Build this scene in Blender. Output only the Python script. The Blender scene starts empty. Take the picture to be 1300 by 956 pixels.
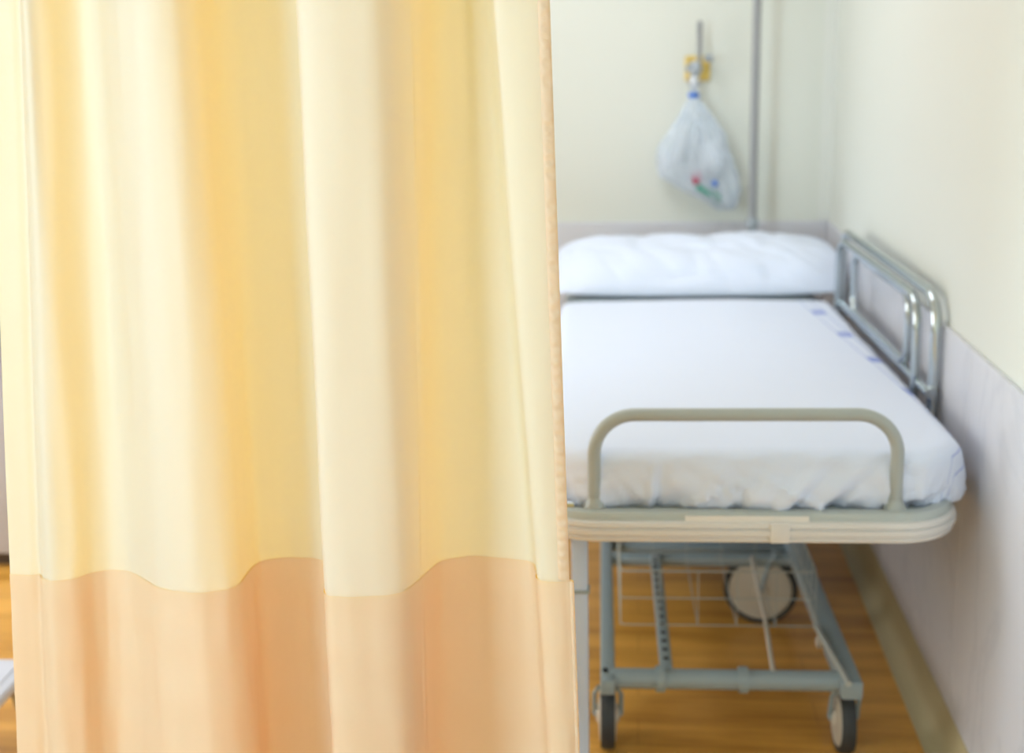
import bpy, bmesh, math, random
from mathutils import Vector, Matrix, noise
random.seed(7)
SC = bpy.context.scene
COL = SC.collection
PI = math.pi

# ------------------------------------------------------------------ helpers
def link(o, parent=None):
    COL.objects.link(o)
    if parent: o.parent = parent
    return o
def obj(name, bm, mat, parent=None, smooth=True):
    bmesh.ops.recalc_face_normals(bm, faces=bm.faces)
    me = bpy.data.meshes.new(name); bm.to_mesh(me); bm.free()
    for m in (mat if isinstance(mat, (list, tuple)) else [mat]): me.materials.append(m)
    if smooth:
        for p in me.polygons: p.use_smooth = True
        try: me.set_sharp_from_angle(angle=math.radians(38))
        except Exception: pass
    return link(bpy.data.objects.new(name, me), parent)
def thing(name, label, cat, loc=(0, 0, 0), rz=0, group=None):
    o = bpy.data.objects.new(name, None); link(o)
    o.location = loc; o.rotation_euler = (0, 0, rz); o.empty_display_size = .1
    o['label'] = label; o['category'] = cat
    if group: o['group'] = group
    return o
def tag(o, label, cat, group=None):
    o['label'] = label; o['category'] = cat
    if group: o['group'] = group
    return o
def struct(name, bm, mat, parent=None, smooth=False):
    o = obj(name, bm, mat, parent, smooth)
    if parent is None: o['kind'] = 'structure'
    return o
def box(bm, x0, x1, y0, y1, z0, z1, bev=0, seg=2, mi=0):
    r = bmesh.ops.create_cube(bm, size=1)
    vs = r['verts']
    for v in vs:
        v.co = Vector(((x0+x1)/2 + v.co.x*(x1-x0), (y0+y1)/2 + v.co.y*(y1-y0), (z0+z1)/2 + v.co.z*(z1-z0)))
    fs = set(f for v in vs for f in v.link_faces)
    for f in fs: f.material_index = mi
    if bev:
        es = list(set(e for v in vs for e in v.link_edges))
        bmesh.ops.bevel(bm, geom=es, offset=bev, segments=seg, affect='EDGES', profile=.5)
def bx(*a, **k):
    bm = bmesh.new(); box(bm, *a, **k); return bm
def round_path(pts, r, n=8, closed=False):
    """polyline with rounded corners"""
    pts = [Vector(p) for p in pts]; out = []
    N = len(pts)
    for i, p in enumerate(pts):
        if not closed and (i == 0 or i == N-1): out.append(p); continue
        a = pts[i-1]; b = pts[(i+1) % N]
        d1 = (a-p); d2 = (b-p); l1 = d1.length; l2 = d2.length; d1.normalize(); d2.normalize()
        ang = d1.angle(d2)
        if abs(ang-PI) < .02: out.append(p); continue
        t = min(r/math.tan(ang/2), l1*.49, l2*.49); rr = t*math.tan(ang/2)
        c = p + (d1+d2).normalized()*(rr/math.sin(ang/2))
        s = p+d1*t-c; e = p+d2*t-c
        tot = s.angle(e)
        for k in range(n+1):
            f = k/n
            out.append(c + (s*math.sin((1-f)*tot)+e*math.sin(f*tot))/math.sin(tot))
    return out
def tube(bm, path, r, n=12, closed=False, flat=None, up=None):
    """tube along path; flat=(w,h) gives a flattened section"""
    path = [Vector(p) for p in path]; N = len(path); rings = []
    prev = None
    for i, p in enumerate(path):
        if closed: t = path[(i+1) % N]-path[i-1]
        elif i == 0: t = path[1]-p
        elif i == N-1: t = p-path[-2]
        else: t = (path[i+1]-p).normalized()+(p-path[i-1]).normalized()
        t.normalize()
        if prev is None:
            ref = Vector(up) if up else (Vector((0, 0, 1)) if abs(t.z) < .9 else Vector((0, 1, 0)))
            nrm = (ref - t*ref.dot(t)).normalized()
        else:
            nrm = (prev - t*prev.dot(t)).normalized()
        prev = nrm; b = t.cross(nrm)
        ri = r[i] if isinstance(r, (list, tuple)) else r
        w, h = flat if flat else (ri, ri)
        rings.append([bm.verts.new(p + b*(w*math.cos(2*PI*k/n)) + nrm*(h*math.sin(2*PI*k/n))) for k in range(n)])
    M = N if closed else N-1
    for i in range(M):
        A_, B_ = rings[i], rings[(i+1) % N]
        for k in range(n):
            bm.faces.new((A_[k], A_[(k+1) % n], B_[(k+1) % n], B_[k]))
    if not closed:
        bm.faces.new(rings[0][::-1]); bm.faces.new(rings[-1])
def tb(path, r, **k):
    bm = bmesh.new(); tube(bm, path, r, **k); return bm
def lathe(bm, prof, n=32, org=(0, 0, 0), axis='Z'):
    """prof: list of (r, h)"""
    org = Vector(org); rings = []
    def place(r, h, a):
        x, y = r*math.cos(a), r*math.sin(a)
        return org + (Vector((x, y, h)) if axis == 'Z' else Vector((x, h, y)) if axis == 'Y' else Vector((h, x, y)))
    for r, h in prof:
        if r < 1e-6: rings.append([bm.verts.new(place(0, h, 0))])
        else: rings.append([bm.verts.new(place(r, h, 2*PI*k/n)) for k in range(n)])
    for A_, B_ in zip(rings, rings[1:]):
        for k in range(n):
            a0 = A_[k % len(A_)]; a1 = A_[(k+1) % len(A_)]; b0 = B_[k % len(B_)]; b1 = B_[(k+1) % len(B_)]
            vs = []
            for v in (a0, a1, b1, b0):
                if v not in vs: vs.append(v)
            if len(vs) > 2:
                try: bm.faces.new(vs)
                except ValueError: pass
def lt(*a, **k):
    bm = bmesh.new(); lathe(bm, *a, **k); return bm
def sweep(bm, path, prof, closed=False):
    """sweep a closed profile [(out, z)] along a horizontal path; out = left-hand normal"""
    path = [Vector(p) for p in path]; N = len(path); rings = []
    for i, p in enumerate(path):
        if closed: t = path[(i+1) % N]-path[i-1]
        elif i == 0: t = path[1]-p
        elif i == N-1: t = p-path[-2]
        else: t = (path[i+1]-p).normalized()+(p-path[i-1]).normalized()
        t.normalize(); nn = Vector((t.y, -t.x, 0))
        rings.append([bm.verts.new(p+nn*o+Vector((0, 0, z))) for o, z in prof])
    n = len(prof)
    for i in range(N if closed else N-1):
        A_, B_ = rings[i], rings[(i+1) % N]
        for k in range(n): bm.faces.new((A_[k], A_[(k+1) % n], B_[(k+1) % n], B_[k]))
    if not closed: bm.faces.new(rings[0]); bm.faces.new(rings[-1][::-1])

# ------------------------------------------------------------------ materials
class NT:
    def __init__(s, name):
        s.m = bpy.data.materials.new(name); s.m.use_nodes = True
        s.t = s.m.node_tree; s.t.nodes.clear()
        s.out = s.n('ShaderNodeOutputMaterial')
    def n(s, typ, **kw):
        nd = s.t.nodes.new(typ)
        for k, v in kw.items():
            if k.startswith('_'): setattr(nd, k[1:], v)
            else: nd.inputs[k.replace('__', ' ')].default_value = v
        return nd
    def l(s, a, b): s.t.links.new(a, b)
    def math(s, op, a, b=None, c=None):
        nd = s.n('ShaderNodeMath', _operation=op)
        for i, v in enumerate((a, b, c)):
            if v is None: continue
            if isinstance(v, (int, float)): nd.inputs[i].default_value = v
            else: s.l(v, nd.inputs[i])
        return nd.outputs[0]
def c4(c): return (c[0], c[1], c[2], 1)
def simple(name, col, rough=.5, metal=0, var=.06, scale=8, bump=0, bscale=60, coat=0, spec=.5):
    s = NT(name); p = s.n('ShaderNodeBsdfPrincipled')
    p.inputs['Roughness'].default_value = rough; p.inputs['Metallic'].default_value = metal
    p.inputs['Coat Weight'].default_value = coat; p.inputs['Specular IOR Level'].default_value = spec
    tc = s.n('ShaderNodeTexCoord'); nz = s.n('ShaderNodeTexNoise', Scale=scale, Detail=4)
    s.l(tc.outputs['Object'], nz.inputs['Vector'])
    mx = s.n('ShaderNodeMix', _data_type='RGBA')
    mx.inputs[6].default_value = c4([v*(1-var) for v in col]); mx.inputs[7].default_value = c4([min(1, v*(1+var)) for v in col])
    s.l(nz.outputs['Fac'], mx.inputs[0]); s.l(mx.outputs[2], p.inputs['Base Color'])
    if bump:
        n2 = s.n('ShaderNodeTexNoise', Scale=bscale, Detail=5); s.l(tc.outputs['Object'], n2.inputs['Vector'])
        b = s.n('ShaderNodeBump', Strength=bump, Distance=.002); s.l(n2.outputs['Fac'], b.inputs['Height']); s.l(b.outputs[0], p.inputs['Normal'])
    s.l(p.outputs[0], s.out.inputs[0])
    return s.m

M = {}
M['wall'] = simple('cream_wall_paint', (.71, .725, .66), .55, var=.02, scale=1.5, bump=.15, bscale=90)
M['ceiling'] = simple('white_ceiling_paint', (.82, .82, .78), .8, var=.02)
M['chrome'] = simple('chrome_metal', (.50, .55, .57), .08, 1, var=.02)
M['steel'] = simple('brushed_steel', (.30, .305, .315), .45, .3, var=.05)
M['grey_paint'] = simple('grey_green_enamel', (.40, .43, .415), .35, var=.03)
M['deck'] = simple('pale_grey_enamel', (.46, .50, .48), .3, var=.03)
M['blue_paint'] = simple('pale_blue_enamel', (.55, .68, .90), .35, var=.04)
M['slate_paint'] = simple('grey_blue_enamel', (.30, .38, .42), .35, var=.05)
M['dark'] = simple('dark_rubber', (.035, .04, .045), .6, var=.2)
M['hub'] = simple('cream_plastic', (.62, .58, .50), .45, var=.04)
M['bumper'] = simple('beige_rubber_bumper', (.71, .69, .66), .5, var=.03, bump=.1)
M['label'] = simple('white_label_paper', (.80, .77, .72), .6, var=.02)
M['vinyl'] = simple('grey_green_vinyl', (.27, .33, .35), .5, var=.05)
M['yellow'] = simple('yellow_plastic', (.80, .58, .14), .45, var=.05)
M['white_plastic'] = simple('white_plastic', (.75, .77, .8), .35, var=.03)
M['grey_plastic'] = simple('grey_plastic', (.34, .38, .42), .4, var=.05)
M['blue_plastic'] = simple('blue_plastic', (.03, .16, .62), .4, var=.05)
M['red_plastic'] = simple('red_plastic', (.45, .10, .16), .5, var=.05)
M['green_plastic'] = simple('green_plastic', (.08, .34, .25), .5, var=.05)
M['skirt'] = simple('cream_vinyl_skirting', (.54, .46, .27), .5, var=.04)
M['cabinet'] = simple('lilac_white_laminate', (.56, .55, .60), .4, var=.02)
M['plinth'] = simple('dark_brown_plinth', (.10, .07, .05), .6, var=.1)
M['stool'] = simple('pale_grey_step_plastic', (.60, .61, .68), .5, var=.03, bump=.2)
M['trim'] = simple('white_trim_paint', (.74, .75, .70), .4, var=.02)

def dado_mat():
    s = NT('marbled_white_panel'); p = s.n('ShaderNodeBsdfPrincipled', Roughness=.32)
    tc = s.n('ShaderNodeTexCoord'); mp = s.n('ShaderNodeMapping'); mp.inputs['Scale'].default_value = (1, 1, .55)
    mp.inputs['Rotation'].default_value = (.5, .3, 0)
    s.l(tc.outputs['Object'], mp.inputs[0])
    n1 = s.n('ShaderNodeTexNoise', Scale=1.6, Detail=6, Roughness=.6, Distortion=1.4); s.l(mp.outputs[0], n1.inputs['Vector'])
    v = s.math('ABSOLUTE', s.math('SUBTRACT', n1.outputs['Fac'], .5))
    r = s.n('ShaderNodeValToRGB'); s.l(v, r.inputs[0])
    r.color_ramp.elements[0].position = 0; r.color_ramp.elements[0].color = (.60, .61, .66, 1)
    r.color_ramp.elements[1].position = .035; r.color_ramp.elements[1].color = (.66, .665, .71, 1)
    n2 = s.n('ShaderNodeTexNoise', Scale=3, Detail=3); s.l(mp.outputs[0], n2.inputs['Vector'])
    mx = s.n('ShaderNodeMix', _data_type='RGBA', _blend_type='MULTIPLY'); mx.inputs[0].default_value = .2
    r2 = s.n('ShaderNodeValToRGB'); r2.color_ramp.elements[0].position = .35; r2.color_ramp.elements[0].color = (.86, .86, .88, 1); r2.color_ramp.elements[1].position = .6; r2.color_ramp.elements[1].color = (1, 1, 1, 1)
    s.l(n2.outputs['Fac'], r2.inputs[0]); s.l(r.outputs[0], mx.inputs[6]); s.l(r2.outputs[0], mx.inputs[7])
    s.l(mx.outputs[2], p.inputs['Base Color']); s.l(p.outputs[0], s.out.inputs[0]); return s.m
M['dado'] = dado_mat()

def floor_mat():
    s = NT('varnished_amber_floor'); p = s.n('ShaderNodeBsdfPrincipled', Roughness=.28)
    tc = s.n('ShaderNodeTexCoord'); mp = s.n('ShaderNodeMapping'); mp.inputs['Scale'].default_value = (.35, 3, 1)
    s.l(tc.outputs['Object'], mp.inputs[0])
    n1 = s.n('ShaderNodeTexNoise', Scale=3.5, Detail=6, Roughness=.6); s.l(mp.outputs[0], n1.inputs['Vector'])
    r = s.n('ShaderNodeValToRGB'); s.l(n1.outputs['Fac'], r.inputs[0])
    e = r.color_ramp.elements; e[0].position = .36; e[0].color = (.55, .25, .035, 1); e[1].position = .62; e[1].color = (.86, .45, .09, 1)
    br = s.n('ShaderNodeTexBrick', Scale=1); br.inputs['Brick Width'].default_value = .9; br.inputs['Row Height'].default_value = .12
    br.inputs['Mortar Size'].default_value = .002; br.inputs['Color1'].default_value = (1, 1, 1, 1); br.inputs['Color2'].default_value = (.94, .93, .92, 1); br.inputs['Mortar'].default_value = (.75, .68, .6, 1)
    s.l(tc.outputs['Object'], br.inputs[0])
    mx = s.n('ShaderNodeMix', _data_type='RGBA', _blend_type='MULTIPLY'); mx.inputs[0].default_value = .8
    s.l(r.outputs[0], mx.inputs[6]); s.l(br.outputs[0], mx.inputs[7]); s.l(mx.outputs[2], p.inputs['Base Color'])
    s.l(p.outputs[0], s.out.inputs[0]); return s.m
M['floor'] = floor_mat()

def curtain_mat(name, refl, trans, k, satin=.2, sheen=.0):
    """thin satin cloth: pale surface reflection, saturated light coming through"""
    s = NT(name)
    tc = s.n('ShaderNodeTexCoord'); nz = s.n('ShaderNodeTexNoise', Scale=3, Detail=3); s.l(tc.outputs['Object'], nz.inputs['Vector'])
    mx = s.n('ShaderNodeMix', _data_type='RGBA'); mx.inputs[6].default_value = c4([v*.97 for v in refl]); mx.inputs[7].default_value = c4([min(1, v*1.03) for v in refl])
    s.l(nz.outputs['Fac'], mx.inputs[0])
    d = s.n('ShaderNodeBsdfPrincipled', Roughness=.6)
    d.inputs['Specular IOR Level'].default_value = .3
    s.l(mx.outputs[2], d.inputs['Base Color'])
    d.inputs['Sheen Weight'].default_value = sheen; d.inputs['Sheen Roughness'].default_value = .4
    t = s.n('ShaderNodeBsdfTranslucent'); t.inputs[0].default_value = c4(trans)
    mp = s.n('ShaderNodeMapping'); mp.inputs['Scale'].default_value = (900, 900, 900); s.l(tc.outputs['Object'], mp.inputs[0])
    wv = s.n('ShaderNodeTexNoise', Scale=1, Detail=1); s.l(mp.outputs[0], wv.inputs['Vector'])
    b = s.n('ShaderNodeBump', Strength=.08, Distance=.0006); s.l(wv.outputs['Fac'], b.inputs['Height']); s.l(b.outputs[0], d.inputs['Normal'])
    gl = s.n('ShaderNodeBsdfGlossy', Roughness=.72); gl.inputs[0].default_value = (.90, .97, .98, 1); s.l(b.outputs[0], gl.inputs['Normal'])
    dg = s.n('ShaderNodeMixShader'); dg.inputs[0].default_value = satin; s.l(d.outputs[0], dg.inputs[1]); s.l(gl.outputs[0], dg.inputs[2])
    ms = s.n('ShaderNodeMixShader'); ms.inputs[0].default_value = k
    s.l(dg.outputs[0], ms.inputs[1]); s.l(t.outputs[0], ms.inputs[2]); s.l(ms.outputs[0], s.out.inputs[0])
    return s.m
M['curtain'] = curtain_mat('pale_yellow_curtain_cloth', (.76, .83, .79), (1.0, .59, .0), .44)
M['hem'] = curtain_mat('peach_hem_cloth', (.82, .83, .61), (1.0, .56, .0), .48)

def cloth_mat(name, col, marks=False):
    s = NT(name); p = s.n('ShaderNodeBsdfPrincipled', Roughness=.85)
    p.inputs['Specular IOR Level'].default_value = .2
    p.inputs['Sheen Weight'].default_value = .15
    tc = s.n('ShaderNodeTexCoord')
    n2 = s.n('ShaderNodeTexNoise', Scale=500, Detail=2); s.l(tc.outputs['Object'], n2.inputs['Vector'])
    b = s.n('ShaderNodeBump', Strength=.1, Distance=.0008); s.l(n2.outputs['Fac'], b.inputs['Height']); s.l(b.outputs[0], p.inputs['Normal'])
    if marks:
        uv = s.n('ShaderNodeUVMap'); uv.uv_map = 'sheet'; sx = s.n('ShaderNodeSeparateXYZ'); s.l(uv.outputs[0], sx.inputs[0])
        # printed border runs slightly askew to the hem: u' = u + .075 (v-.55)
        u = s.math('ADD', sx.outputs[0], s.math('MULTIPLY', s.math('SUBTRACT', sx.outputs[1], .55), .070)); v = sx.outputs[1]
        def line(c, w): return s.math('LESS_THAN', s.math('ABSOLUTE', s.math('SUBTRACT', u, c)), w)
        lines = s.math('MULTIPLY', s.math('MAXIMUM', line(.443, .0018), line(.478, .0018)), .5)
        fr = s.math('SUBTRACT', s.math('FRACT', s.math('DIVIDE', s.math('SUBTRACT', v, .24-.16), .316)), .5)   # centre of each mark = 0
        dv = s.math('MULTIPLY', fr, .316)
        inside = s.math('MULTIPLY', s.math('LESS_THAN', s.math('ABSOLUTE', dv), .030), line(.462, .021))
        # slanted strokes inside each mark
        sl = s.math('FRACT', s.math('MULTIPLY', s.math('ADD', s.math('SUBTRACT', u, .462), s.math('MULTIPLY', dv, .45)), 105))
        stroke = s.math('MULTIPLY', s.math('LESS_THAN', sl, .72), inside)
        fac = s.math('MAXIMUM', lines, s.math('MULTIPLY', stroke, 1.0))
        mx = s.n('ShaderNodeMix', _data_type='RGBA'); mx.inputs[6].default_value = c4(col); mx.inputs[7].default_value = (.07, .16, .62, 1)
        s.l(fac, mx.inputs[0]); s.l(mx.outputs[2], p.inputs['Base Color'])
    else: p.inputs['Base Color'].default_value = c4(col)
    s.l(p.outputs[0], s.out.inputs[0]); return s.m
M['sheet'] = cloth_mat('white_cotton_with_blue_print', (.74, .80, .95), True)
M['pillow'] = cloth_mat('white_cotton_pillowcase', (.73, .79, .93))

def bag_mat():
    s = NT('clear_plastic_film'); 
    lw = s.n('ShaderNodeLayerWeight', Blend=.35)
    g = s.n('ShaderNodeBsdfPrincipled', Roughness=.25); g.inputs['Base Color'].default_value = (.88, .93, 1.0, 1)
    tr = s.n('ShaderNodeBsdfTransparent'); tr.inputs[0].default_value = (.96, .98, 1, 1)
    tl = s.n('ShaderNodeBsdfTranslucent'); tl.inputs[0].default_value = (.85, .92, 1, 1)
    a = s.n('ShaderNodeMixShader'); a.inputs[0].default_value = .4; s.l(g.outputs[0], a.inputs[1]); s.l(tl.outputs[0], a.inputs[2])
    f = s.math('ADD', s.math('MULTIPLY', lw.outputs['Facing'], .5), .5)
    m = s.n('ShaderNodeMixShader'); s.l(f, m.inputs[0]); s.l(tr.outputs[0], m.inputs[1]); s.l(a.outputs[0], m.inputs[2])
    s.l(m.outputs[0], s.out.inputs[0]); return s.m
M['bag'] = bag_mat()
def emit_mat(name, col, e):
    s = NT(name); em = s.n('ShaderNodeEmission', Strength=e); em.inputs[0].default_value = c4(col)
    s.l(em.outputs[0], s.out.inputs[0]); return s.m

# ------------------------------------------------------------------ room
XR, XL, YB, YF, ZC = .746, -3.0, 4.98, -2.6, 2.7
DZ = .995
struct('floor', bx(XL-.1, XR+.1, YF-.1, YB+.1, -.1, 0), M['floor'])
struct('ceiling', bx(XL-.1, XR+.1, YF-.1, YB+.1, ZC, ZC+.1), M['ceiling'])
struct('wall_right', bx(XR, XR+.12, YF-.1, YB+.1, 0, ZC), M['wall'])
struct('wall_back', bx(XL-.1, XR, YB, YB+.12, 0, ZC), M['wall'])
struct('wall_front', bx(XL, XR, YF-.12, YF, 0, ZC), M['wall'])
ADDED_WINS = ((-1.8, -.2), (2.4, 3.7))  # made-up openings, out of view, placed to light the curtain folds from the left
bm = bmesh.new(); yy = YF-.1
for y0, y1 in ADDED_WINS:
    box(bm, XL-.12, XL, yy, y0, 0, ZC); box(bm, XL-.12, XL, y0, y1, 0, .85); box(bm, XL-.12, XL, y0, y1, 2.35, ZC); yy = y1
box(bm, XL-.12, XL, yy, YB, 0, ZC)
struct('wall_left', bm, M['wall'])
for k, ((y0, y1), en, colr) in enumerate(zip(ADDED_WINS, (185, 48), ((.66, .86, 1.0), (.98, .98, 1.0)))):
    wn = bpy.data.objects.new('window_%d' % (k+1), None); link(wn); wn.location = (XL-.06, (y0+y1)/2, 1.6); wn['kind'] = 'structure'  # unseen window, added to go with its area lamp
    h = (y1-y0)/2; bm = bmesh.new()
    for q in ((-h, -h+.05, -.75, .75), (h-.05, h, -.75, .75), (-h, h, -.75, -.70), (-h, h, .70, .75)): box(bm, -.03, .03, q[0], q[1], q[2], q[3], bev=.003)
    obj('window_frame', bm, M['trim'], wn)
    l2 = bpy.data.lights.new('added_daylight', 'AREA'); l2.shape = 'RECTANGLE'; l2.size = 1.5; l2.size_y = y1-y0; l2.energy = en; l2.color = colr  # added area lamp standing in for daylight on curtain and bed
    l2o = bpy.data.objects.new('added_daylight', l2); link(l2o); l2o.location = (XL-.14, (y0+y1)/2, 1.6); l2o.rotation_euler = (0, -PI/2, 0)
# marbled dado panels, in lengths with fine joints
bm = bmesh.new()
for y0, y1 in ((YF, -.96), (-.96, .28), (.28, 1.52), (1.52, 2.76), (2.76, 4.0), (4.0, YB)):
    box(bm, XR-.012, XR, y0+.0008, y1-.0008, .113, DZ, bev=.0015, seg=1)
struct('trim_1', bm, M['dado'])
bm = bmesh.new()
for x0, x1 in ((XL, -1.9), (-1.9, -.66), (-.66, XR-.012)):
    box(bm, x0+.0008, x1-.0008, YB-.012, YB, .113, DZ, bev=.0015, seg=1)
struct('trim_2', bm, M['dado'])
# coved skirting
def cove(path):
    bm = bmesh.new()
    prof = [(0, 0), (.062, 0), (.062, .003), (.048, .007), (.034, .017), (.024, .033), (.018, .055), (.016, .108), (.013, .113), (0, .113)]
    sweep(bm, path, prof); return bm
struct('baseboard_right', cove([(XR, YB, 0), (XR, YF, 0)]), M['skirt'], smooth=True)
struct('baseboard_back', cove([(XL, YB, 0), (XR-.062, YB, 0)]), M['skirt'], smooth=True)
struct('baseboard_left', cove([(XL, YF, 0), (XL, YB-.062, 0)]), M['skirt'], smooth=True)
# corner cover strip, back right corner
bm = bmesh.new(); box(bm, XR-.045, XR, YB-.006, YB, DZ, ZC, bev=.002); box(bm, XR-.006, XR, YB-.05, YB-.006, DZ, ZC, bev=.002)
struct('trim_3', bm, M['trim'])

# ------------------------------------------------------------------ ceiling lights (out of view, added to light bed and curtain)
E_PANEL = emit_mat('added_light_diffuser', (.93, .955, 1.0), 7.5)
E_PANEL2 = emit_mat('added_light_diffuser_front', (1.0, .985, .95), 1.2)
def panel(x, y, w, l, mat, label):
    t = thing('added_ceiling_light', label, 'ceiling light', (x, y, ZC))
    bm = bmesh.new()
    sweep(bm, round_path([(-w/2, -l/2, 0), (-w/2, l/2, 0), (w/2, l/2, 0), (w/2, -l/2, 0)], .01, closed=True), [(0, -.001), (0, -.045), (.02, -.05), (.025, -.045), (.025, -.001)], closed=True)
    obj('frame', bm, M['trim'], t)
    obj('diffuser', bx(-w/2+.03, w/2-.03, -l/2+.03, l/2-.03, -.038, -.002, bev=.004), mat, t)
    return t
panel(-.35, 3.75, .6, 1.2, E_PANEL, 'unseen ceiling light panel added to light the bed, behind the curtain')
panel(-.75, -.3, .6, 1.2, E_PANEL2, 'unseen ceiling light panel added as fill in front of the curtain')

# ------------------------------------------------------------------ curtain
TH_A = math.radians(6.0)
def W(X, D, z): return Vector((X*math.cos(TH_A)-D*math.sin(TH_A), X*math.sin(TH_A)+D*math.cos(TH_A), z))
ZB0, ZT0 = .86, 1.735
PB = [(-0.811, 1.858), (-0.766, 1.853), (-0.734, 1.83), (-0.702, 1.837), (-0.682, 1.858), (-0.653, 1.869), (-0.619, 1.858), (-0.586, 1.822), (-0.554, 1.791), (-0.509, 1.771), (-0.469, 1.772), (-0.434, 1.794), (-0.427, 1.845), (-0.418, 1.889), (-0.383, 1.9), (-0.350, 1.902), (-0.322, 1.895), (-0.300, 1.868), (-0.290, 1.815), (-0.2935, 1.765), (-0.274, 1.748), (-0.225, 1.746), (-0.176, 1.755), (-0.151, 1.8), (-0.144, 1.821), (-0.119, 1.873), (-0.066, 1.889), (-0.018, 1.880), (0.022, 1.864), (0.032, 1.825), (0.031, 1.797), (0.050, 1.785), (0.08, 1.785)]
PT = [(-0.745, 1.858), (-0.703, 1.853), (-0.683, 1.83), (-0.661, 1.837), (-0.639, 1.858), (-0.612, 1.869), (-0.586, 1.858), (-0.56, 1.822), (-0.532, 1.791), (-0.494, 1.771), (-0.462, 1.772), (-0.437, 1.794), (-0.428, 1.845), (-0.411, 1.889), (-0.373, 1.9), (-0.340, 1.902), (-0.314, 1.895), (-0.292, 1.868), (-0.284, 1.815), (-0.288, 1.765), (-0.269, 1.748), (-0.225, 1.746), (-0.173, 1.755), (-0.139, 1.8), (-0.126, 1.821), (-0.104, 1.873), (-0.07, 1.889), (-0.047, 1.880), (-0.024, 1.864), (-0.017, 1.825), (-0.018, 1.797), (0.000, 1.785), (0.061, 1.785)]
def catmull(P, n):
    out = []
    Q = [P[0]]+P+[P[-1]]
    for i in range(1, len(Q)-2):
        p0, p1, p2, p3 = Q[i-1:i+3]
        for k in range(n):
            t = k/n
            out.append(tuple(.5*((2*p1[j])+(-p0[j]+p2[j])*t+(2*p0[j]-5*p1[j]+4*p2[j]-p3[j])*t*t+(-p0[j]+3*p1[j]-3*p2[j]+p3[j])*t*t*t) for j in (0, 1)))
    out.append(P[-1]); return out
def smooth(P, it):
    for _ in range(it):
        P = [P[0]]+[tuple((P[i-1][j]+2*P[i][j]+P[i+1][j])/4 for j in (0, 1)) for i in range(1, len(P)-1)]+[P[-1]]
    return P
SUB = 12
CB = smooth(catmull(PB, SUB), 9); CT = smooth(catmull(PT, SUB), 9)
NS = len(CB)
def cur(i, z, off=0.0, ext=0.0):
    """point of the curtain surface at sample i and height z, off = towards the viewer"""
    f = (z-ZB0)/(ZT0-ZB0); f = min(f, 1.6)
    def g(k):
        b, t = CB[k], CT[k]
        return b[0]+(t[0]-b[0])*f, b[1]+(t[1]-b[1])*f
    X, D = g(i)
    a = g(max(i-1, 0)); c = g(min(i+1, NS-1))
    tx, td = c[0]-a[0], c[1]-a[1]; l = math.hypot(tx, td); tx /= l; td /= l
    # soft large-scale unevenness
    w = noise.noise(Vector((X*5, z*1.3, 3.1)))*.004 + noise.noise(Vector((i*.11, z*3.1, 9.7)))*.0022
    if z < ZB0+.02: w += noise.noise(Vector((i*.16, z*9, 1.7)))*.0016
    w += off - .007*math.exp(-((i-13)/2.2)**2)*.6
    if z < ZB0: w += .0035*math.exp(-(NS-1-i)/16)*noise.noise(Vector((.7, i*.02, z*75)))
    # gentle flare of the free edge below the band
    return W(X + td*w + tx*ext, D - tx*w + td*ext, z)
ztop, zbot = 2.5, .36
cur_t = thing('privacy_curtain', 'pale yellow hanging privacy curtain with peach bottom band, in the foreground', 'curtain', W(-.36, 1.82, 0))
org = Vector(cur_t.location)
def grid(rows, cols, fn, name, mat, parent, rim=None):
    bm = bmesh.new()
    vs = [[bm.verts.new(fn(a, b)-org) for b in cols] for a in rows]
    for r0, r1 in zip(vs, vs[1:]):
        for k in range(len(cols)-1): bm.faces.new((r0[k], r0[k+1], r1[k+1], r1[k]))
    o = obj(name, bm, mat, parent)
    return o
def frange(a, b, n): return [a+(b-a)*k/n for k in range(n+1)]
body = grid(frange(ztop, .855, 110), range(NS), lambda z, i: cur(i, z), 'curtain_panel', M['curtain'], cur_t)
# doubled peach band at the foot of the curtain (front ply, back ply)
def band(z, i):
    e = .006 if i == NS-1 else 0
    return cur(i, z, .0016+.0005*math.sin(z*60+i*.05), e)
bmm = bmesh.new()
rows = frange(ZB0, zbot, 44)
fr = [[bmm.verts.new(band(z, i)-org) for i in range(NS)] for z in rows]
bk = [[bmm.verts.new(cur(i, z, -.0025, .006 if i == NS-1 else 0)-org) for i in range(NS)] for z in rows]
for G in (fr, bk):
    for r0, r1 in zip(G, G[1:]):
        for k in range(NS-1): bmm.faces.new((r0[k], r0[k+1], r1[k+1], r1[k]))
for k in range(NS-1): bmm.faces.new((fr[-1][k], fr[-1][k+1], bk[-1][k+1], bk[-1][k]))
for a in range(len(rows)-1):
    bmm.faces.new((fr[a][-1], fr[a+1][-1], bk[a+1][-1], bk[a][-1])); bmm.faces.new((fr[a][0], bk[a][0], bk[a+1][0], fr[a+1][0]))
obj('bottom_band', bmm, M['hem'], cur_t)
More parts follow.
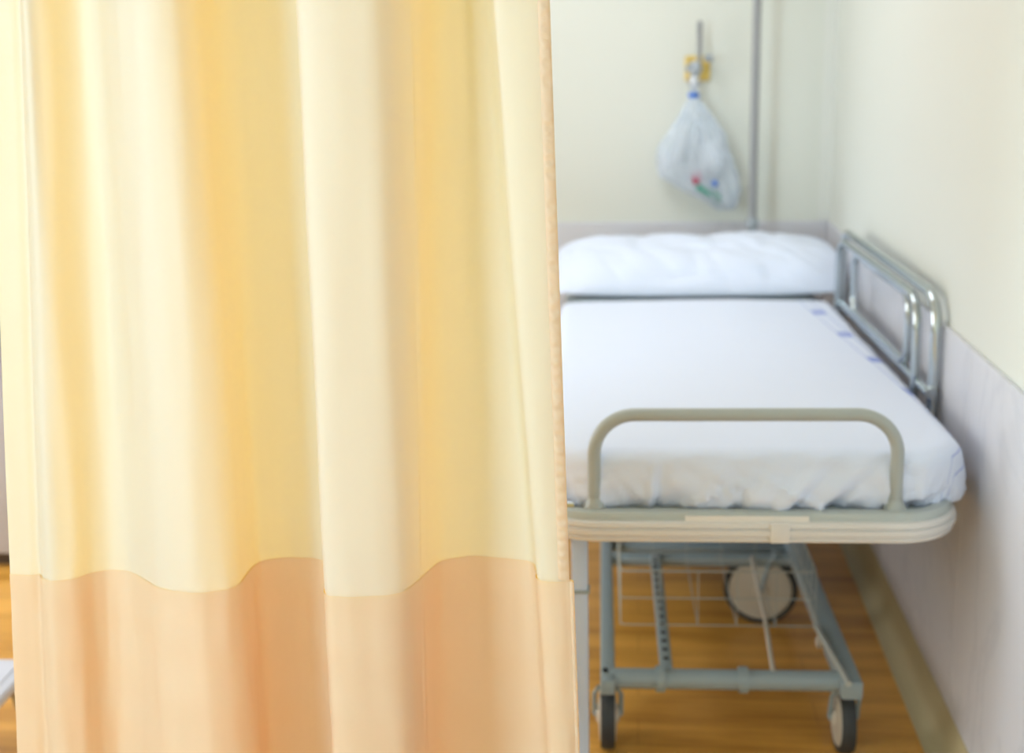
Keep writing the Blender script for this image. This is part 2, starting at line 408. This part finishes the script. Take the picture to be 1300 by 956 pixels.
# stitched side hem, rolled and puckered
def side_hem(z0, z1, wid, name, n, depth, mat, ext0):
    bm = bmesh.new(); G = []
    for z in frange(z0, z1, n):
        pk = depth*noise.noise(Vector((z*55, .3, 5)))+depth*.6*math.sin(z*330+2*math.sin(z*41))
        base = cur(NS-1, z, 0, ext0); inn = cur(NS-1, z, 0, ext0-wid)
        dirx = (base-inn).normalized(); nn = Vector((dirx.y, -dirx.x, 0))
        row = []
        for k in range(9):
            f = k/8
            s = math.sin(f*PI)
            row.append(bm.verts.new(inn + (base-inn)*f + nn*(.0022+.0030*s**.5+pk*s) - org + Vector((0, 0, (f-.5)*-.004))))
        row += [bm.verts.new(inn + (base-inn)*(1-k/4) - nn*.0022 - org) for k in range(5)]
        G.append(row)
    L = len(G[0])
    for r0, r1 in zip(G, G[1:]):
        for k in range(L): bm.faces.new((r0[k], r0[(k+1) % L], r1[(k+1) % L], r1[k]))
    bm.faces.new(G[0]); bm.faces.new(G[-1][::-1])
    return obj(name, bm, mat, cur_t)
side_hem(ztop, .862, .017, 'side_hem', 420, .0026, M['hem'], .001)
side_hem(.858, zbot, .007, 'side_hem', 60, .0006, M['hem'], .008)
# heading tape + hooks
grid(frange(ztop+.002, ztop-.06, 2), range(NS), lambda z, i: cur(i, z, .002), 'heading_tape', M['hem'], cur_t)
for i in range(8, NS, 24):
    p = cur(i, ztop, 0)-org
    y0 = 1.82
    bm = tb(round_path([p+Vector((0, 0, -.02)), p+Vector((0, 0, .03))], .004), .0018, n=6)
    obj('hook', bm, M['white_plastic'], cur_t)
# track the curtain runs on
a = W(-2.6, 1.82, 2.545); b = W(.62, 1.82, 2.545)
tr = thing('curtain_track', 'white ceiling track carrying the yellow curtain', 'curtain rail', (0, 0, 0))
d = (b-a).normalized(); nn = Vector((d.y, -d.x, 0))
bm = bmesh.new()
sweep(bm, [a, b], [(-.075, -.015), (.105, -.015), (.105, .012), (-.075, .012)])
obj('rail', bm, M['trim'], tr)
for f in (.05, .35, .65, .95):
    p = a+(b-a)*f
    obj('hanger', tb([p+Vector((0, 0, .01)), Vector((p.x, p.y, ZC-.001))], .008), M['trim'], tr)

# ------------------------------------------------------------------ bed
bed = thing('hospital_bed', 'wheeled hospital bed frame with grey foot rail and chrome side rail', 'bed', (.226, 2.455, 0), math.radians(1.9))
HW = .455; LEN = 2.22
foot_path = lambda hw, y0, r, L=LEN: round_path([(-hw, L, 0), (-hw, y0, 0), (hw, y0, 0), (hw, L, 0)], r, n=14)
# deck tray
bm = bmesh.new()
pts = foot_path(HW-.03, .03, .11)
lo = [bm.verts.new((p.x, p.y, .672)) for p in pts]; hi = [bm.verts.new((p.x, p.y, .70)) for p in pts]
hi2 = [bm.verts.new((p.x*.985, .012+p.y*.994, .706)) for p in pts]
n = len(pts)
for A_, B_ in ((lo, hi), (hi, hi2)):
    for k in range(n): bm.faces.new((A_[k], A_[(k+1) % n], B_[(k+1) % n], B_[k]))
bm.faces.new(lo[::-1]); bm.faces.new(hi2)
obj('deck', bm, M['deck'], bed)
# rounded grey tray edge above the bumper
bm = bmesh.new()
sweep(bm, foot_path(HW-.02, .02, .12), [(-.022, -.0), (.004, .0), (.010, .006), (.010, .022), (.005, .029), (-.006, .031), (-.022, .029)])
for v in bm.verts: v.co.z += .686
obj('deck_edge', bm, M['deck'], bed)
# ribbed bumper round the foot end
prof = [(-.02, .652), (.006, .652), (.014, .655), (.0165, .662), (.0135, .6655), (.0135, .667), (.020, .671), (.020, .6815), (.0145, .6835), (.0145, .6855), (.018, .688), (.0165, .6965), (.009, .700), (-.02, .700)]
bm = bmesh.new(); sweep(bm, foot_path(HW-.018, .018, .13, LEN-.15), [(o, z-.0) for o, z in prof])
obj('bumper', bm, M['bumper'], bed)
# joint sleeve on the bumper, right of the middle
bm = bmesh.new(); box(bm, .045, .085, -.0045, .012, .656, .700, bev=.002)
obj('bumper_joint', bm, M['bumper'], bed)
# foot rail
fr_path = round_path([(-.318, .05, .70), (-.318, .05, .918), (.308, .05, .918), (.308, .05, .70)], .085, n=12)
obj('foot_rail', tb(fr_path, .0138, n=20), M['grey_paint'], bed)
for x in (-.318, .308):
    obj('rail_socket', lt([(.0, .0), (.024, .0), (.0235, .018), (.017, .028), (.0145, .036), (0, .036)], n=24, org=(x, .05, .700)), M['grey_paint'], bed)
lb = obj('label_strip', bx(-.13, .125, .0072, .0090, .696, .7115, bev=.0005, seg=1), M['label'], bed); lb['label'] = 'white paper label strip'

# right chrome side rail (raised)
def arch(x, y0, y1, z0, z1, r, rad, name, par, mat=M['chrome']):
    return obj(name, tb(round_path([(x, y0, z0), (x, y0, z1), (x, y1, z1), (x, y1, z0)], r, n=10), rad, n=16), mat, par)
XS = .498
rail = arch(XS+.010, .55, 1.72, .70, 1.066, .09, .0135, 'side_rail', bed); rail['label'] = 'chrome side rail raised on the wall side'
arch(XS-.014, .635, 1.66, .70, 1.045, .08, .0115, 'inner_hoop', rail)
obj('inner_frame', tb(round_path([(XS-.004, .76, .845), (XS-.004, .76, 1.03), (XS-.004, 1.46, 1.03), (XS-.004, 1.46, .845)], .05, closed=True), .0115, n=14, closed=True), M['chrome'], rail)
obj('lower_bar', tb([(XS-.004, .52, .832), (XS-.004, 1.70, .832)], .0125, n=14), M['chrome'], rail)
for y in (.55, 1.72):
    obj('rail_bracket', bx(XS-.065, XS+.03, y-.03, y+.03, .668, .700, bev=.004), M['slate_paint'], bed)
# left chrome side rail (folded down beside the deck)
rl = obj('side_rail', tb(round_path([(-.505, .30, .62), (-.505, .16, .712), (-.44, .062, .716), (-.36, .05, .716)], .06), .0105, n=14), M['chrome'], bed)
bm = bmesh.new()
tube(bm, round_path([(-.505, .30, .62), (-.505, .30, .40), (-.505, 1.65, .40), (-.505, 1.65, .66)], .07), .011, n=14)
tube(bm, [(-.505, .31, .62), (-.505, 1.64, .62)], .010, n=14)
for y in (.62, .95, 1.28): tube(bm, [(-.505, y, .41), (-.505, y, .61)], .008)
obj('folded_rail', bm, M['chrome'], rl)
for y in (.36, 1.55): obj('rail_bracket', bx(-.52, -.42, y-.03, y+.03, .655, .685, bev=.004), M['slate_paint'], bed)

# undercarriage
ZR = .20
def sq(p0, p1, w, h, mat, name, par=bed, bev=.006):
    p0 = Vector(p0); p1 = Vector(p1); L = (p1-p0).length
    bm = bmesh.new(); box(bm, -w/2, w/2, 0, L, -h/2, h/2, bev=bev)
    t = (p1-p0).normalized(); up = Vector((0, 0, 1)) if abs(t.z) < .9 else Vector((0, -1, 0))
    xx = t.cross(up).normalized(); zz = xx.cross(t)
    R = Matrix((xx, t, zz)).transposed().to_4x4(); R.translation = p0
    bm.transform(R)
    return obj(name, bm, mat, par)
sq((-.29, .22, ZR), (-.285, 1.78, ZR), .035, .04, M['slate_paint'], 'base_rail')
sq((.275, .22, ZR), (.275, 1.78, ZR), .05, .045, M['slate_paint'], 'base_rail')
obj('cross_tube', tb([(-.29, .27, ZR), (.275, .27, ZR)], .024, n=16), M['slate_paint'], bed)
obj('cross_tube', tb([(-.29, .99, ZR), (.275, .99, ZR)], .02, n=16), M['slate_paint'], bed)
obj('cross_tube', tb([(-.29, 1.72, ZR), (.275, 1.72, ZR)], .02, n=16), M['slate_paint'], bed)
for x in (-.165, .03):
    obj('collar', lt([(0, -.011), (.031, -.011), (.032, 0), (.031, .011), (0, .011)], n=20, org=(x, .27, ZR), axis='X'), M['slate_paint'], bed)
# perforated inner bar
pb = sq((-.15, .28, ZR+.012), (-.145, .98, ZR+.012), .03, .03, M['slate_paint'], 'perforated_bar')
for k in range(14):
    obj('slot', lt([(0, 0), (.0075, 0), (.0075, .0012), (0, .0012)], n=10, org=(-.149, .32+k*.046, ZR+.0272)), M['dark'], pb)
# thin brake rod running from front to rear tube
obj('brake_rod', tb(round_path([(.10, .27, ZR+.02), (.118, .55, ZR+.02), (.135, .99, ZR+.012)], .05), .006, n=10), M['hub'], bed)
# right side linkage
obj('bolt', lt([(0, 0), (.015, 0), (.016, -.012), (.009, -.016), (0, -.016)], n=12, org=(.2495, .47, ZR+.0), axis='X'), M['hub'], bed)
obj('link_rod', tb(round_path([(.238, .50, ZR+.028), (.245, .40, ZR+.03), (.262, .20, ZR+.03)], .03), .007, n=10), M['deck'], bed)
# front left post with clamp ring
post = sq((-.351, .10, .045), (-.351, .10, .668), .036, .03, M['blue_paint'], 'front_post')
obj('clamp_ring', bx(-.3725, -.3295, .081, .119, .500, .508, bev=.002), M['slate_paint'], post)
obj('post_foot', lt([(0, 0), (.03, 0), (.03, .03), (.02, .045), (0, .045)], n=20, org=(-.351, .10, 0)), M['dark'], post)
# lifting columns under the head half
for y in (1.2, 1.55):
    c = obj('lifting_column', bx(-.07, .07, y-.06, y+.06, ZR-.01, .46, bev=.01), M['slate_paint'], bed)
    obj('inner_column', bx(-.05, .05, y-.045, y+.045, .455, .673, bev=.008), M['chrome'], c)
obj('column_base', bx(-.27, .26, 1.10, 1.66, ZR-.03, ZR-.008, bev=.004), M['slate_paint'], bed)
# under-deck beams
for x in (-.24, .24): sq((x, .22, .645), (x, 2.1, .645), .04, .052, M['slate_paint'], 'deck_beam')
sq((-.36, .12, .65), (.36, .12, .65), .04, .04, M['slate_paint'], 'deck_beam')
# wire basket
bm = bmesh.new(); X0, X1, Y0, Y1, Z0, Z1 = -.255, .235, .50, .92, ZR+.028, ZR+.175
def wire(p, q, r=.0012): tube(bm, [p, q], r, n=6)
for z in (Z0, (Z0+Z1)/2, Z1):
    tube(bm, round_path([(X0, Y0, z), (X1, Y0, z), (X1, Y1, z), (X0, Y1, z)], .015, closed=True), .0022 if z == Z1 else .0016, n=6, closed=True)
nx = 5
for k in range(nx+1):
    x = X0+(X1-X0)*k/nx; wire((x, Y0, Z0), (x, Y0, Z1)); wire((x, Y1, Z0), (x, Y1, Z1)); wire((x, Y0, Z0), (x, Y1, Z0))
for k in range(1, 6):
    y = Y0+(Y1-Y0)*k/6; wire((X0, y, Z0), (X0, y, Z1)); wire((X1, y, Z0), (X1, y, Z1))
obj('wire_basket', bm, M['deck'], bed)
# castors
def castor(x, y, yaw, top, R_=.1, off=.0):
    def T(bm):
        bm.transform(Matrix.Translation((x, y, 0)) @ Matrix.Rotation(yaw, 4, 'Z')); return bm
    bm = bmesh.new()
    w = .019
    lathe(bm, [(R_-.016, -w*.8), (R_-.004, -w*.9), (R_, -w*.45), (R_, w*.45), (R_-.004, w*.9), (R_-.016, w*.8), (R_-.02, 0)], n=40, org=(0, 0, R_), axis='X')
    tyre = obj('castor_wheel', T(bm), M['dark'], bed)
    for sgn in (-1, 1):
        bm = bmesh.new()
        lathe(bm, [(R_-.0155, sgn*w*.72), (R_-.02, sgn*w*1.0), (R_-.045, sgn*w*1.12), (.022, sgn*w*1.2), (.018, sgn*w*1.5), (0, sgn*w*1.5)], n=40, org=(0, 0, R_), axis='X')
        obj('hub_cover', T(bm), M['hub'], tyre)
    bm = bmesh.new()
    for sgn in (-1, 1):
        tube(bm, [(sgn*w*1.7, 0, R_), (sgn*w*1.7, -.02, R_*1.75), (sgn*w*1.1, -.04, 2*R_+.006)], .006, n=8)
    tube(bm, [(0, -.04, 2*R_+.002), (0, -.04, top)], .014, n=14)
    tube(bm, [(-w*1.8, 0, R_), (w*1.8, 0, R_)], .008, n=12)
    obj('castor_fork', T(bm), M['slate_paint'], bed)
castor(-.29, .31, 0, ZR+.02, R_=.085)
castor(.275, .31, 0, ZR+.02, R_=.085)
castor(-.285, 1.72, .1, ZR+.02, R_=.085)
castor(.275, 1.72, -.1, ZR+.02, R_=.085)
castor(.165, 1.00, math.radians(82), ZR+.02, R_=.108)

# ------------------------------------------------------------------ mattress, sheet, pillow  (own things resting on the bed)
BR = math.radians(1.9)
BM = Matrix.Translation((.226, 2.455, 0)) @ Matrix.Rotation(BR, 4, 'Z')
def on_bed(o): o.location = BM @ Vector(o.location); o.rotation_euler[2] += BR; return o
bm = bmesh.new()
mo = round_path([(-.425, .078, 0), (.460, .078, 0), (.460, 2.18, 0), (-.425, 2.18, 0)], .135, n=12, closed=True)
rings = []
cxm, cym = .0175, 1.129
for ins, z in ((.03, .7065), (.008, .715), (.0, .735), (.0, .785), (.008, .805), (.03, .818), (.07, .822)):
    rings.append([bm.verts.new((p.x-math.copysign(ins, p.x-cxm), p.y-math.copysign(ins, p.y-cym), z)) for p in mo])
for A_, B_ in zip(rings, rings[1:]):
    for k in range(len(mo)): bm.faces.new((A_[k], A_[(k+1) % len(mo)], B_[(k+1) % len(mo)], B_[k]))
bm.faces.new(rings[0][::-1]); bm.faces.new(rings[-1])
mt = on_bed(obj('mattress', bm, M['vinyl']))
tag(mt, 'grey vinyl mattress showing between the white sheet and the pillow', 'mattress')
SX0, SX1, SY0, SY1, SZ = -.436, .472, .062, 1.69, .8285
CREASES = ((-.31, -.02, .012, .010), (-.20, .01, .009, .012), (-.185, .02, .012, -.010), (-.10, .09, .018, .010), (-.02, .10, .014, -.010), (.07, .13, .016, .014), (.105, .13, .010, -.012), (.15, .14, .016, .013), (.185, .14, .010, -.011), (.30, -.03, .014, .010), (.36, -.04, .010, -.008))
def sheet_point(s, t):
    """s across, t along; beyond the edges the cloth drops"""
    r = .036; R = .095
    ix0, ix1, iy0 = SX0+r+R, SX1-r-R, SY0+r+R
    a = s-ix1 if s > ix1 else (s-ix0 if s < ix0 else 0)
    b = t-iy0 if t < iy0 else 0
    rho = max(abs(a), abs(b)); h = math.hypot(a, b)
    x = min(max(s, ix0), ix1); y = max(t, iy0); z = SZ
    if rho > 0:
        ux, uy = a/h, b/h
        x += ux*min(rho, R); y += uy*min(rho, R)
    z += .010*(1-((x-.02)/.46)**2)*min(1, max(0, y-.05)/.3)          # crown
    z += .0022*noise.noise(Vector((x*4, y*3, 0)))+.0012*noise.noise(Vector((x*11, y*9, 4)))
    d = rho-R
    if d > 0:
        q = r*PI/2
        e = max(0, (d-q)/.085); e0 = min(1, d/.13)
        foot = 1 if uy < -.1 else .45
        if uy < -.1 and abs(ux) > .15: foot = .35+.65*max(0, 1-abs(ux)/.5)
        if d < q: o = r*math.sin(d/r); dn = r*(1-math.cos(d/r))
        else: o = r; dn = r+(d-q)
        o += foot*(.010*math.sin(min(e, 1)*PI)-.010*max(0, e-.7)/.3)
        run = s if abs(uy) > abs(ux) else t*1.3
        # slanting drag lines running down towards the corners
        for wgt, fr_, sk, sd in ((.034, 4.0, 1.0, 2.2), (.028, 8.0, -1.4, 6.1), (.012, 17, .7, 8.8)):
            nv = noise.noise(Vector((run*fr_+sk*e0*(1 if run > 0 else -1)*2, e0*.7, sd)))
            o += foot*e0*wgt*(nv*.6 + max(0, 1-abs(nv)*7)*.5)
        if uy < -.1:
            for s0, sh_, w_, am in CREASES: o += am*e0*math.exp(-((s-s0-sh_*(1-e0))/w_)**2)
        if abs(ux) > .15 and abs(uy) > .15:
            o += .006*e0*math.sin(5*math.atan2(abs(uy), abs(ux)))
        dn = min(dn, .121+.004*noise.noise(Vector((run*6, 0, 1))))
        x += ux*o; y += uy*o; z -= dn
    z = max(z, .7085)
    return Vector((x, y, z))
ns, nt = 150, 190
smin, smax = SX0+.036-.150, SX1-.036+.150
tmin = SY0+.036-.150
bm = bmesh.new(); uvl = bm.loops.layers.uv.new('sheet')
gv = []
for j in range(nt+1):
    t = tmin+(SY1-tmin)*j/nt; row = []
    for i in range(ns+1):
        s = smin+(smax-smin)*i/ns
        v = bm.verts.new(sheet_point(s, t)); row.append((v, (s, t)))
    gv.append(row)
for j in range(nt):
    for i in range(ns):
        q = (gv[j][i], gv[j][i+1], gv[j+1][i+1], gv[j+1][i])
        f = bm.faces.new([k[0] for k in q])
        for lp, k in zip(f.loops, q): lp[uvl].uv = k[1]
sh = obj('bed_sheet', bm, M['sheet'])
sh.data.set_sharp_from_angle(angle=PI) if hasattr(sh.data, 'set_sharp_from_angle') else None
on_bed(sh); so = sh.modifiers.new('thickness', 'SOLIDIFY'); so.thickness = .0018; so.offset = 1
tag(sh, 'white cotton sheet with blue printed border stretched over the mattress', 'sheet')

# pillow
def pillow():
    bm = bmesh.new(); N, K = 96, 56
    wx, wy, th = .515, .21, .105
    def P(u, v, side):
        au, av = abs(u), abs(v)
        t = (max(0, 1-au**4.5))**.5*(max(0, 1-av**2.4))**.62
        x = u*wx*(1-.045*(av**2)*(1-0)*.9); y = v*wy*(1-.10*au**3)
        z = side*t*th
        fac = min(1, t*1.6)
        if side > 0:
            z += fac*.006*noise.noise(Vector((x*5+1, y*6, .4)))
            # radiating creases towards the right end and along the front
            cr = abs(noise.noise(Vector((x*9+y*7, y*5-x*2, 7.7))))
            z -= fac*.009*max(0, 1-cr*4)
            e = max(0, (u-.55)/.45)
            z += fac*.008*e*math.sin(y*45+x*18)
            cr2 = abs(noise.noise(Vector((x*2.6, y*11, 4.4)))); z -= fac*.010*max(0, 1-cr2*4)
        else: z *= .42
        return Vector((x, y, z))
    for side in (1, -1):
        g = []
        for j in range(K+1):
            v = math.sin((j/K-.5)*PI)
            g.append([bm.verts.new(P(math.sin((i/N-.5)*PI), v, side)) for i in range(N+1)])
        for j in range(K):
            for i in range(N): bm.faces.new((g[j][i], g[j][i+1], g[j+1][i+1], g[j+1][i]))
    bmesh.ops.remove_doubles(bm, verts=bm.verts, dist=.0004)
    return bm
pw = obj('pillow', pillow(), M['pillow'])
pw.data.set_sharp_from_angle(angle=PI) if hasattr(pw.data, 'set_sharp_from_angle') else None
pw.location = (.045, 1.99, .895); pw.rotation_euler = (math.radians(16), 0, math.radians(-.5)); on_bed(pw)
tag(pw, 'plump white pillow with creased case lying at the head of the bed', 'pillow')

# ------------------------------------------------------------------ drip stand behind the bed head
PX, PY = .432, 4.83
dp = thing('drip_stand', 'thin grey metal drip pole standing behind the pillow', 'drip stand', (PX, PY, 0))
obj('lower_pole', tb([(0, 0, .04), (0, 0, 1.02)], .018, n=18), M['chrome'], dp)
obj('pole', tb([(0, 0, 1.0), (0, 0, 2.15)], .0155, n=18), M['steel'], dp)
obj('clamp', lt([(0, 0), (.023, 0), (.024, .03), (.018, .045), (0, .045)], n=18, org=(0, 0, .985)), M['grey_plastic'], dp)
for k in range(5):
    a = 2*PI*k/5+.35+PI
    l = .085 if math.sin(a) > .2 else .24
    lg = obj('base_leg', tb([(0, 0, .055), (l*math.cos(a)*.6, l*math.sin(a)*.6, .05), (l*math.cos(a), l*math.sin(a), .04)], .011, n=10), M['steel'], dp)
    obj('foot_wheel', lt([(0, -.01), (.018, -.01), (.02, 0), (.018, .01), (0, .01)], n=16, org=(l*math.cos(a), l*math.sin(a), .02), axis='Y'), M['dark'], lg)
for sgn in (-1, 1):
    obj('hook', tb(round_path([(0, 0, 2.14), (sgn*.09, 0, 2.14), (sgn*.10, 0, 2.19)], .02), .004, n=8), M['steel'], dp)

# ------------------------------------------------------------------ wall outlet, flowmeter, bag
OX, OZ = .222, 1.591
ol = thing('oxygen_outlet', 'square yellow gas outlet plate on the back wall', 'wall outlet', (OX, YB, OZ))
bm = bmesh.new()
sweep(bm, round_path([(-.048, -.048, 0), (-.048, .048, 0), (.048, .048, 0), (.048, -.048, 0)], .01, closed=True), [(0, 0), (.019, 0), (.019, .010), (.016, .014), (.003, .014), (0, .011)], closed=True)
bm.transform(Matrix.Rotation(PI/2, 4, 'X'))
obj('plate_frame', bm, M['yellow'], ol)
obj('plate', bx(-.05, .05, -.008, -.0005, -.05, .05, bev=.002), M['hub'], ol)
obj('plate_panel', bx(.01, .048, -.0125, -.008, -.045, .045, bev=.002), M['yellow'], ol)
obj('socket', lt([(0, 0), (.026, 0), (.026, -.012), (.018, -.018), (0, -.018)], n=24, org=(-.008, -.008, .0), axis='Y'), M['white_plastic'], ol)
fm = thing('flowmeter', 'grey flowmeter with upright tube plugged into the yellow outlet', 'flowmeter', (OX-.008, YB-.026, OZ))
obj('body', lt([(0, 0), (.014, 0), (.015, -.03), (.02, -.034), (.02, -.06), (.012, -.066), (0, -.066)], n=20, axis='Y'), M['grey_plastic'], fm)
obj('upright_tube', lt([(0, -.01), (.009, -.01), (.0095, .12), (.011, .125), (.011, .16), (.004, .168), (0, .168)], n=16, org=(.012, -.046, .01)), M['steel'], fm)
obj('knob', lt([(0, 0), (.013, 0), (.0145, .012), (.0145, .032), (0, .034)], n=14, org=(.03, -.046, .038), axis='X'), M['grey_plastic'], fm)
obj('elbow', tb(round_path([(-.012, -.047, .012), (-.03, -.047, .012), (-.034, -.047, -.012)], .012), .008, n=12), M['grey_plastic'], fm)
obj('outlet_stem', tb([(-.004, -.047, -.012), (-.006, -.047, -.052)], [.012, .009], n=14), M['grey_plastic'], fm)
# small coil that the bag hangs from
obj('hanging_ring', tb([( -.004+.022*math.cos(a), -.047, -.055+.016*math.sin(a)) for a in [2*PI*k/20 for k in range(20)]], .0028, n=8, closed=True), M['steel'], fm)

# bag: gathered neck, skewed lower outline
bg = thing('plastic_bag', 'clear plastic bag tied with blue, hanging below the yellow outlet', 'bag', (.208, YB-.072, 1.528))
rows = [  # z, left, right, depth
    (0.020, -.020, .016, .008), (0.0, -.014, .011, .008), (-.02, -.012, .010, .009), (-.042, -.014, .013, .012), (-.07, -.032, .036, .026),
    (-.12, -.058, .072, .04), (-.17, -.092, .102, .05), (-.22, -.124, .128, .056), (-.27, -.140, .150, .058),
    (-.31, -.146, .168, .058), (-.345, -.136, .178, .055), (-.375, -.085, .182, .050), (-.41, -.022, .180, .044), (-.445, .040, .172, .034), (-.478, .098, .150, .012)]
def bagrow(z):
    for a, b in zip(rows, rows[1:]):
        if a[0] >= z >= b[0]:
            f = (a[0]-z)/(a[0]-b[0]); return [a[k]+(b[k]-a[k])*f for k in (1, 2, 3)]
    return rows[-1][1:]
bm = bmesh.new(); G = []
nz_, na = 90, 72
for j in range(nz_+1):
    z = .02-.498*j/nz_; l, r, dp_ = bagrow(z); cx = (l+r)/2; hw = (r-l)/2; row = []
    for k in range(na):
        a = 2*PI*k/na
        g = min(1, max(0, -(z+.02)/.10)) 
        w = 1+.10*g*noise.noise(Vector((math.cos(a)*2.2, math.sin(a)*2.2, z*14)))
        rad = .014*g*noise.noise(Vector((math.cos(a)*5+3, math.sin(a)*5, z*9+a*.5)))-.012*g*max(0, 1-6*abs(noise.noise(Vector((math.cos(a)*3, math.sin(a)*3+z*3, z*5)))))
        rad += .0035*(1-g)*math.sin(a*9)
        y = (dp_*w+rad)*math.sin(a)
        row.append(bm.verts.new((cx+(hw*w+rad)*math.cos(a), min(y, .066), z)))
    G.append(row)
for A_, B_ in zip(G, G[1:]):
    for k in range(na): bm.faces.new((A_[k], A_[(k+1) % na], B_[(k+1) % na], B_[k]))
bm.faces.new(G[-1])
film = obj('bag_film', bm, M['bag'], bg)
tie = obj('blue_tie', lt([(.013, -.010), (.021, -.008), (.023, 0), (.021, .008), (.013, .010)], n=24, org=(-.002, 0, -.036)), M['blue_plastic'], bg); tie['label'] = 'blue tie round the neck'
# loose knot tail of the neck
obj('neck_tail', lt([(.010, 0), (.016, .012), (.020, .03), (.017, .034), (.008, .02)], n=14, org=(-.001, 0, .0)), M['white_plastic'], bg)
# tubing and mask folded inside
def blob(cx, cz, rx, rz, ry, cy=0, tilt=0, seed=0):
    bm = bmesh.new(); bmesh.ops.create_uvsphere(bm, u_segments=20, v_segments=12, radius=1)
    for v in bm.verts:
        n_ = 1+.18*noise.noise(v.co*2+Vector((seed, 0, 0)))
        v.co = Vector((v.co.x*rx, v.co.y*ry, v.co.z*rz))*n_
    bm.transform(Matrix.Translation((cx, cy, cz)) @ Matrix.Rotation(tilt, 4, 'Y')); return bm
contents = thing('oxygen_mask', 'white mask with looped tubing folded inside the hanging clear bag', 'mask', (.208, YB-.072, 1.528))
obj('mask_shell', blob(.075, -.27, .048, .065, .025, 0, -.4, 3), M['white_plastic'], contents)
coil = []
for k in range(90):
    a = k/89*2*PI*2.6; rr = .055+.012*math.sin(k*.21)
    coil.append((-.02+rr*math.cos(a), .022*math.sin(a*1.3), -.27+rr*1.15*math.sin(a)))
obj('tubing', tb(coil, .0045, n=8), M['white_plastic'], contents)
obj('white_pad', blob(-.100, -.285, .022, .045, .014, -.004, .1, 5), M['white_plastic'], contents)
rc = obj('red_cap', blob(.014, -.350, .020, .026, .014, -.040, .2, 8), M['red_plastic'], contents); rc['label'] = 'red cap'
gs = obj('green_strap', tb([(.015, -.04, -.382), (.05, -.038, -.402), (.08, -.034, -.415), (.10, -.026, -.44)], .014, n=10), M['green_plastic'], contents); gs['label'] = 'green strap'
bc = obj('blue_connector', blob(.078, -.372, .015, .014, .01, -.040, 0, 9), M['blue_plastic'], contents); bc['label'] = 'blue connector'

# ------------------------------------------------------------------ left of the curtain
cb = thing('cabinet', 'pale lilac floor-standing cabinet far left behind the yellow curtain', 'cabinet', (-2.50, 4.02, 0))
obj('carcass', bx(-.44, .44, -.28, .28, .045, 1.3, bev=.004), M['cabinet'], cb)
obj('plinth', bx(-.42, .42, -.26, .26, 0, .045), M['plinth'], cb)
for sgn in (-1, 1):
    dr = obj('door', bx(-.218+sgn*.22, .218+sgn*.22, -.300, -.281, .055, 1.29, bev=.003), M['cabinet'], cb)
    obj('handle', tb(round_path([(sgn*.04, -.30, .75), (sgn*.04, -.325, .75), (sgn*.04, -.325, .9), (sgn*.04, -.30, .9)], .01), .005, n=10), M['chrome'], dr)
st = thing('step_stool', 'pale grey step stool on the floor at lower left beside the curtain', 'step stool', (-1.72, 2.56, 0), math.radians(2))
obj('step_top', bx(-.22, .22, -.16, .16, .17, .2, bev=.01, seg=3), M['stool'], st)
obj('tread_mat', bx(-.19, .19, -.13, .13, .2, .203, bev=.001, seg=1), M['stool'], st)
for sx in (-1, 1):
    for sy in (-1, 1):
        lg = obj('leg', tb([(sx*.17, sy*.115, .172), (sx*.195, sy*.14, .012)], .016, n=12), M['chrome'], st)
        obj('rubber_foot', lt([(0, 0), (.02, 0), (.021, .012), (.017, .02), (0, .02)], n=14, org=(sx*.195, sy*.14, 0)), M['dark'], lg)

# ------------------------------------------------------------------ light, world, camera
w = bpy.data.worlds.new('World'); SC.world = w; w.use_nodes = True
w.node_tree.nodes['Background'].inputs[0].default_value = (.8, .85, .9, 1); w.node_tree.nodes['Background'].inputs[1].default_value = .3

cam = bpy.data.cameras.new('camera'); co = bpy.data.objects.new('camera', cam); COL.objects.link(co); SC.camera = co
cam.sensor_fit = 'HORIZONTAL'; cam.sensor_width = 36; cam.lens = 1576/1300*36
cam.shift_y = -45/1300
cam.clip_start = .05
yaw, pitch, roll = TH_A, math.radians(12.9), math.radians(1.2)
co.matrix_world = Matrix.Translation((0, 0, 1.65)) @ Matrix.Rotation(yaw, 4, 'Z') @ Matrix.Rotation(PI/2-pitch, 4, 'X') @ Matrix.Rotation(-roll, 4, 'Z')
cam.dof.use_dof = True; cam.dof.focus_distance = 1.86; cam.dof.aperture_fstop = 2.4
vs = SC.view_settings; SC.display_settings.display_device = 'sRGB'
vs.view_transform = 'Standard'; vs.look = 'None'; vs.gamma = 1; vs.use_curve_mapping = False
vs.exposure = 0.06
